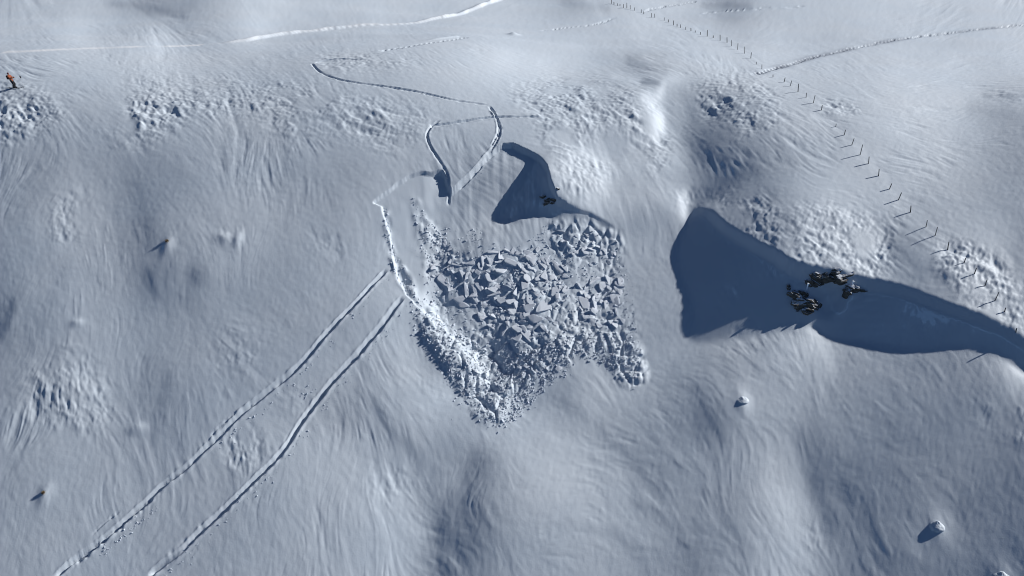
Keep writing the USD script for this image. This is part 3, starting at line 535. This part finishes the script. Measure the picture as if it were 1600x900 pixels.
# ------------------------------------------------------------------ the fence posts
woodm = usdkit.material(stage, '/World/Looks/weathered_wood', {'o': ('geometry', {}), 'm': ('mapping', {'scale': (9.0, 9.0, 1.2)}), 'n': ('noise_texture', {'scale': 3.0, 'detail': 4.0}), 'r': ('rgb_ramp', {'ramp': [(.3, (.05, .045, .042)), (.7, (.16, .145, .13))]}), 'b': ('bump', {'strength': .5, 'distance': .02}), 'p': ('principled_bsdf', {'roughness': .85})},
    [('o.position', 'm.vector'), ('m.vector', 'n.vector'), ('n.fac', 'r.fac'), ('r.color', 'p.base_color'), ('n.fac', 'b.height'), ('b.normal', 'p.normal')], surface='p.BSDF')
POSTS = """1586.7,518.4,1588.5,511.8 1570.4,485.2,1572.2,479 1555.2,468.2,1561.5,455.3 1539.5,445.3,1542.8,436 1522,428,1525.5,419 1506.6,410,1509.2,402.6 1481.7,387.7,1484.2,376 1461.6,368.3,1465.8,355.7 1447.4,354.3,1449.2,344 1422.4,331,1423.6,321.5 1404.4,312,1409,301 1390,295.4,1394,287.4
1373,275,1374.4,265.6 1357.4,256,1358.6,246 1344.4,242,1348.4,227.6 1330.5,226.5,1334.5,217.3 1318.7,210.5,1321,203.3 1306,197,1306.5,193 1284,171.5,1285.5,164.5 1271,160.8,1274,150.5 1259,152,1259.4,145.5 1247,143,1248,132 1235,134.3,1237.7,127 1224.6,128,1226.3,122 1207.4,120.3,1207.6,117
1190,107.6,1190.4,101.8 1182.5,100,1182.6,96.8 1173,92,1174,84 1163,85,1163.5,76 1153,78,1153.7,69.6 1143,72,1143,64 1135.6,66.5,1135.6,59.5 1124.6,63.5,1124.6,56 1114,59.5,1114,56.2 1105,57,1105.2,48.6 1094.5,54,1094.5,50.5 1086,51.3,1086,48.8 1079,49,1079,45 1072,46.7,1072,43 1064,43.4,1064,39 1057.4,41,1057.4,37.6 1052,39,1052,33 1044,35.5,1044,32 1038,33,1038,29
1022.4,29,1022.2,24 1017.5,27.5,1017.4,22 1006.5,23,1006.5,19.6 1001.4,20.6,1001.4,16 991,17,991,13 985,15.7,985,10.5 979.5,14.3,979.5,7.4 974.3,13,974.3,8 968.8,10.8,968.8,8.5 964.5,10,964.5,7 959.8,8,959.6,4.5 955.4,6.6,955.4,1.4"""
def post_mesh(r, top, rad):
    """A split log from below the snow to its chipped top, leaning as it stands."""
    n, lv = 9, np.array([-.35, -.05, .3, .65, .93, 1.0]); a = np.arange(n) / n * 2 * np.pi; prof = rad * r.uniform(.85, 1.1, n)
    V = []
    for k, l in enumerate(lv):
        s = [1.06, 1.04, 1.0, .96, .9, .6][k] * r.uniform(.95, 1.05)
        zt = top[2] * l + (0 if k < 4 else (np.cos(a - 1) * rad * .35))
        V.append(np.stack([np.cos(a) * prof * s + top[0] * l, np.sin(a) * prof * s + top[1] * l, np.broadcast_to(zt, n)], 1))
    V = np.vstack(V + [[[top[0], top[1], top[2] * 1.01]]]); Fc = []
    for k in range(len(lv) - 1):
        for j in range(n):
            b, c = k * n + j, k * n + (j + 1) % n; Fc += [[b, c, c + n], [b, c + n, b + n]]
    m = (len(lv) - 1) * n; Fc += [[m + j, m + (j + 1) % n, len(V) - 1] for j in range(n)]
    return np.array(V), np.array(Fc)
pp = pts(' '.join(POSTS.split())); rp = np.random.default_rng(77)
for k, (x0, y0, x1, y1) in enumerate(pp):
    q = plan([x0, y0])[0]; z0 = height(*q)[0]
    bx0, by0, d0 = project(q[0], q[1], np.array(z0))
    hgt = (y0 - y1) * d0 / FOC / math.cos(PITCH)
    vx = project(q[0], q[1], np.array(z0 + hgt))[0]
    lean = float(np.clip((x1 - x0 - (vx - bx0)) * d0 / FOC, -.3 * hgt, .3 * hgt)); hgt = float(np.clip(hgt, .25, 1.5))
    kind = 'short stub of a' if hgt < .42 else ('tall' if hgt > 1.0 else 'weathered')
    t = obj('fence_post', post_mesh(rp, (lean, rp.normal(0, .03), hgt), (.040 if d0 < 95 else .055) * rp.uniform(.85, 1.15)), woodm, smooth=50)
    xf = UsdGeom.Xformable(t); xf.AddTranslateOp().Set(Gf.Vec3d(float(q[0]), float(q[1]), float(z0)))
    tag(t, f'{kind} wooden fence post, {nth(k + 1)} from the lower right end of the fence', 'fence post', 'posts of the fence crossing the snow')

# ------------------------------------------------------------------ the skier at the left edge
def hull(parts):
    return manifold3d.Manifold.batch_boolean([manifold3d.Manifold.batch_hull([manifold3d.Manifold.sphere(ra, 20).translate(a), manifold3d.Manifold.sphere(rb, 20).translate(b)]) for a, ra, b, rb in parts], manifold3d.OpType.Add)
def skin(parts, length=.035, it=8):
    m = hull(parts).refine_to_length(length).to_mesh(); t = trimesh.Trimesh(m.vert_properties[:, :3], m.tri_verts, process=True)
    trimesh.smoothing.filter_taubin(t, iterations=it); return t
def plain(name, col, rough_=.7):
    return usdkit.material(stage, '/World/Looks/' + name, {'g': ('geometry', {}), 'n': ('noise_texture', {'scale': 14.0, 'detail': 3.0}), 'b': ('bump', {'strength': .3, 'distance': .02}), 'p': ('principled_bsdf', {'base_color': col, 'roughness': rough_})}, [('g.position', 'n.vector'), ('n.fac', 'b.height'), ('b.normal', 'p.normal')], surface='p.BSDF')
orange, black, skinm, red, grey = plain('orange_shell', (.25, .062, .02)), plain('black_cloth', (.012, .012, .016)), plain('skin', (.42, .25, .18), .5), plain('maroon_helmet', (.10, .03, .03), .4), plain('ski_top', (.03, .03, .035), .4)
q = plain_q = plan([23, 139])[0]; z0 = height(*q)[0]
sk = thing('person', 'person in an orange jacket and dark trousers standing on skis at the left edge', 'person', (q[0], q[1], z0 + .03))
sk2 = UsdGeom.Xformable(stage.GetPrimAtPath(sk.GetPath())); sk2.AddScaleOp().Set(Gf.Vec3f(.88))
J = dict(hip=(-.10, 0, .92), waist=(-.13, 0, 1.08), chest=(-.22, 0, 1.32), neck=(-.25, 0, 1.50), head=(-.24, 0, 1.66))
for s, y_ in ((1, .12), (-1, -.12)):
    J.update({f'hp{s}': (-.10, y_ * .9, .9), f'kn{s}': (.07, y_ * 1.1, .5), f'an{s}': (-.03, y_ * 1.1, .1), f'sh{s}': (-.22, y_ * 1.6, 1.42), f'el{s}': (-.04, y_ * 2.0, 1.18), f'wr{s}': (.20, y_ * 1.3, 1.24)})
body = [(J['hip'], .15, J['waist'], .14), (J['waist'], .14, J['chest'], .16), (J['chest'], .15, J['neck'], .07), (J['neck'], .06, (-.23, 0, 1.58), .06)]
legs = []; arms = []
for s in (1, -1):
    legs += [(J[f'hp{s}'], .105, J[f'kn{s}'], .075), (J[f'kn{s}'], .075, J[f'an{s}'], .06), (J['hip'], .15, J[f'hp{s}'], .11)]
    arms += [(J['chest'], .12, J[f'sh{s}'], .085), (J[f'sh{s}'], .08, J[f'el{s}'], .06), (J[f'el{s}'], .06, J[f'wr{s}'], .042)]
grow = lambda L_, k: [(a, ra + k, b, rb + k) for a, ra, b, rb in L_]
head = [((-.24, 0, 1.67), .092, (-.225, 0, 1.60), .075), ((-.15, 0, 1.645), .022, (-.135, 0, 1.625), .018)] + [((-.24, s * .092, 1.64), .02, (-.24, s * .092, 1.66), .02) for s in (1, -1)]
hands = []
for s in (1, -1):
    w = np.array(J[f'wr{s}']); hands.append((w, .036, w + [.07, -s * .01, .02], .034))
    for f in range(4): hands += [(w + [.07, 0, .045 - f * .02], .011, w + [.12 - .008 * abs(f - 1.2), -s * .03, .045 - f * .02], .010), (w + [.12 - .008 * abs(f - 1.2), -s * .03, .045 - f * .02], .010, w + [.10, -s * .055, .045 - f * .02], .009)]
    hands += [(w + [.03, -s * .02, .05], .013, w + [.075, -s * .05, .065], .010)]
obj('body', skin(body + legs + arms + head + hands, .02, 6), skinm, sk, smooth=True)
obj('jacket', skin(grow([(J['hip'], .16, J['waist'], .15)] + body[1:3] + arms, .03)), orange, sk, smooth=True)
obj('trousers', skin(grow(legs, .03) + [(J['hip'], .165, (-.11, 0, .98), .16)]), black, sk, smooth=True)
obj('helmet', skin([((-.25, 0, 1.71), .118, (-.26, 0, 1.73), .11)]), red, sk, smooth=True)
obj('backpack', skin([((-.42, 0, 1.12), .12, (-.47, 0, 1.40), .11), ((-.42, .08, 1.12), .1, (-.47, .08, 1.40), .09), ((-.42, -.08, 1.12), .1, (-.47, -.08, 1.40), .09)]), black, sk, smooth=True)
for s in (1, -1):
    obj('ski_boot', skin([(J[f'an{s}'], .085, (J[f'an{s}'][0], J[f'an{s}'][1], .3), .075), (J[f'an{s}'], .08, (.16, J[f'an{s}'][1], .07), .06)]), black, sk, smooth=True)
    v = []
    for xx, zz, hw in ((-.85, .03, .045), (-.7, .0, .05), (.0, .0, .042), (.65, .0, .055), (.85, .05, .05), (.98, .14, .02)):
        for yy in (-hw, hw): v += [[xx, J[f'an{s}'][1] + yy, zz], [xx, J[f'an{s}'][1] + yy, zz + .025]]
    f = []
    for k in range(5):
        a = k * 4; f += [[a, a + 4, a + 5, a + 1], [a + 2, a + 3, a + 7, a + 6], [a + 1, a + 5, a + 7, a + 3], [a, a + 2, a + 6, a + 4]]
    f += [[0, 1, 3, 2], [20, 22, 23, 21]]; obj('ski', (np.array(v), np.array(f)), grey, sk)
q = plan([33.5, 130])[0]; q = np.array([plain_q[0] + .95, plain_q[1] + .1]); z1 = height(*q)[0]
pole = thing('ski_pole', 'ski pole stuck upright in the snow beside the skier, with a dark glove on top', 'ski pole', (q[0], q[1], z1))
obj('shaft', skin([((0, 0, -.1), .009, (-.02, 0, 1.05), .009)], .05, 1), plain('pale_shaft', (.6, .6, .62), .4), pole, smooth=True)
obj('grip', skin([((-.02, 0, 1.02), .02, (-.02, 0, 1.16), .025)], .02, 2), black, pole, smooth=True)
obj('basket', trimesh.creation.torus(.05, .008, 16, 6).apply_translation([0, 0, .06]), black, pole, smooth=True)
gl = thing('glove', 'dark glove hung over the grip of the ski pole beside the skier', 'glove', (q[0], q[1], z1))
obj('palm', skin([((-.01, 0, 1.0), .06, (-.05, 0, 1.12), .055), ((-.05, 0, 1.12), .05, (-.1, .0, 1.2), .03), ((-.05, .05, 1.1), .022, (-.02, .09, 1.15), .02)], .02, 3), black, gl, smooth=True)
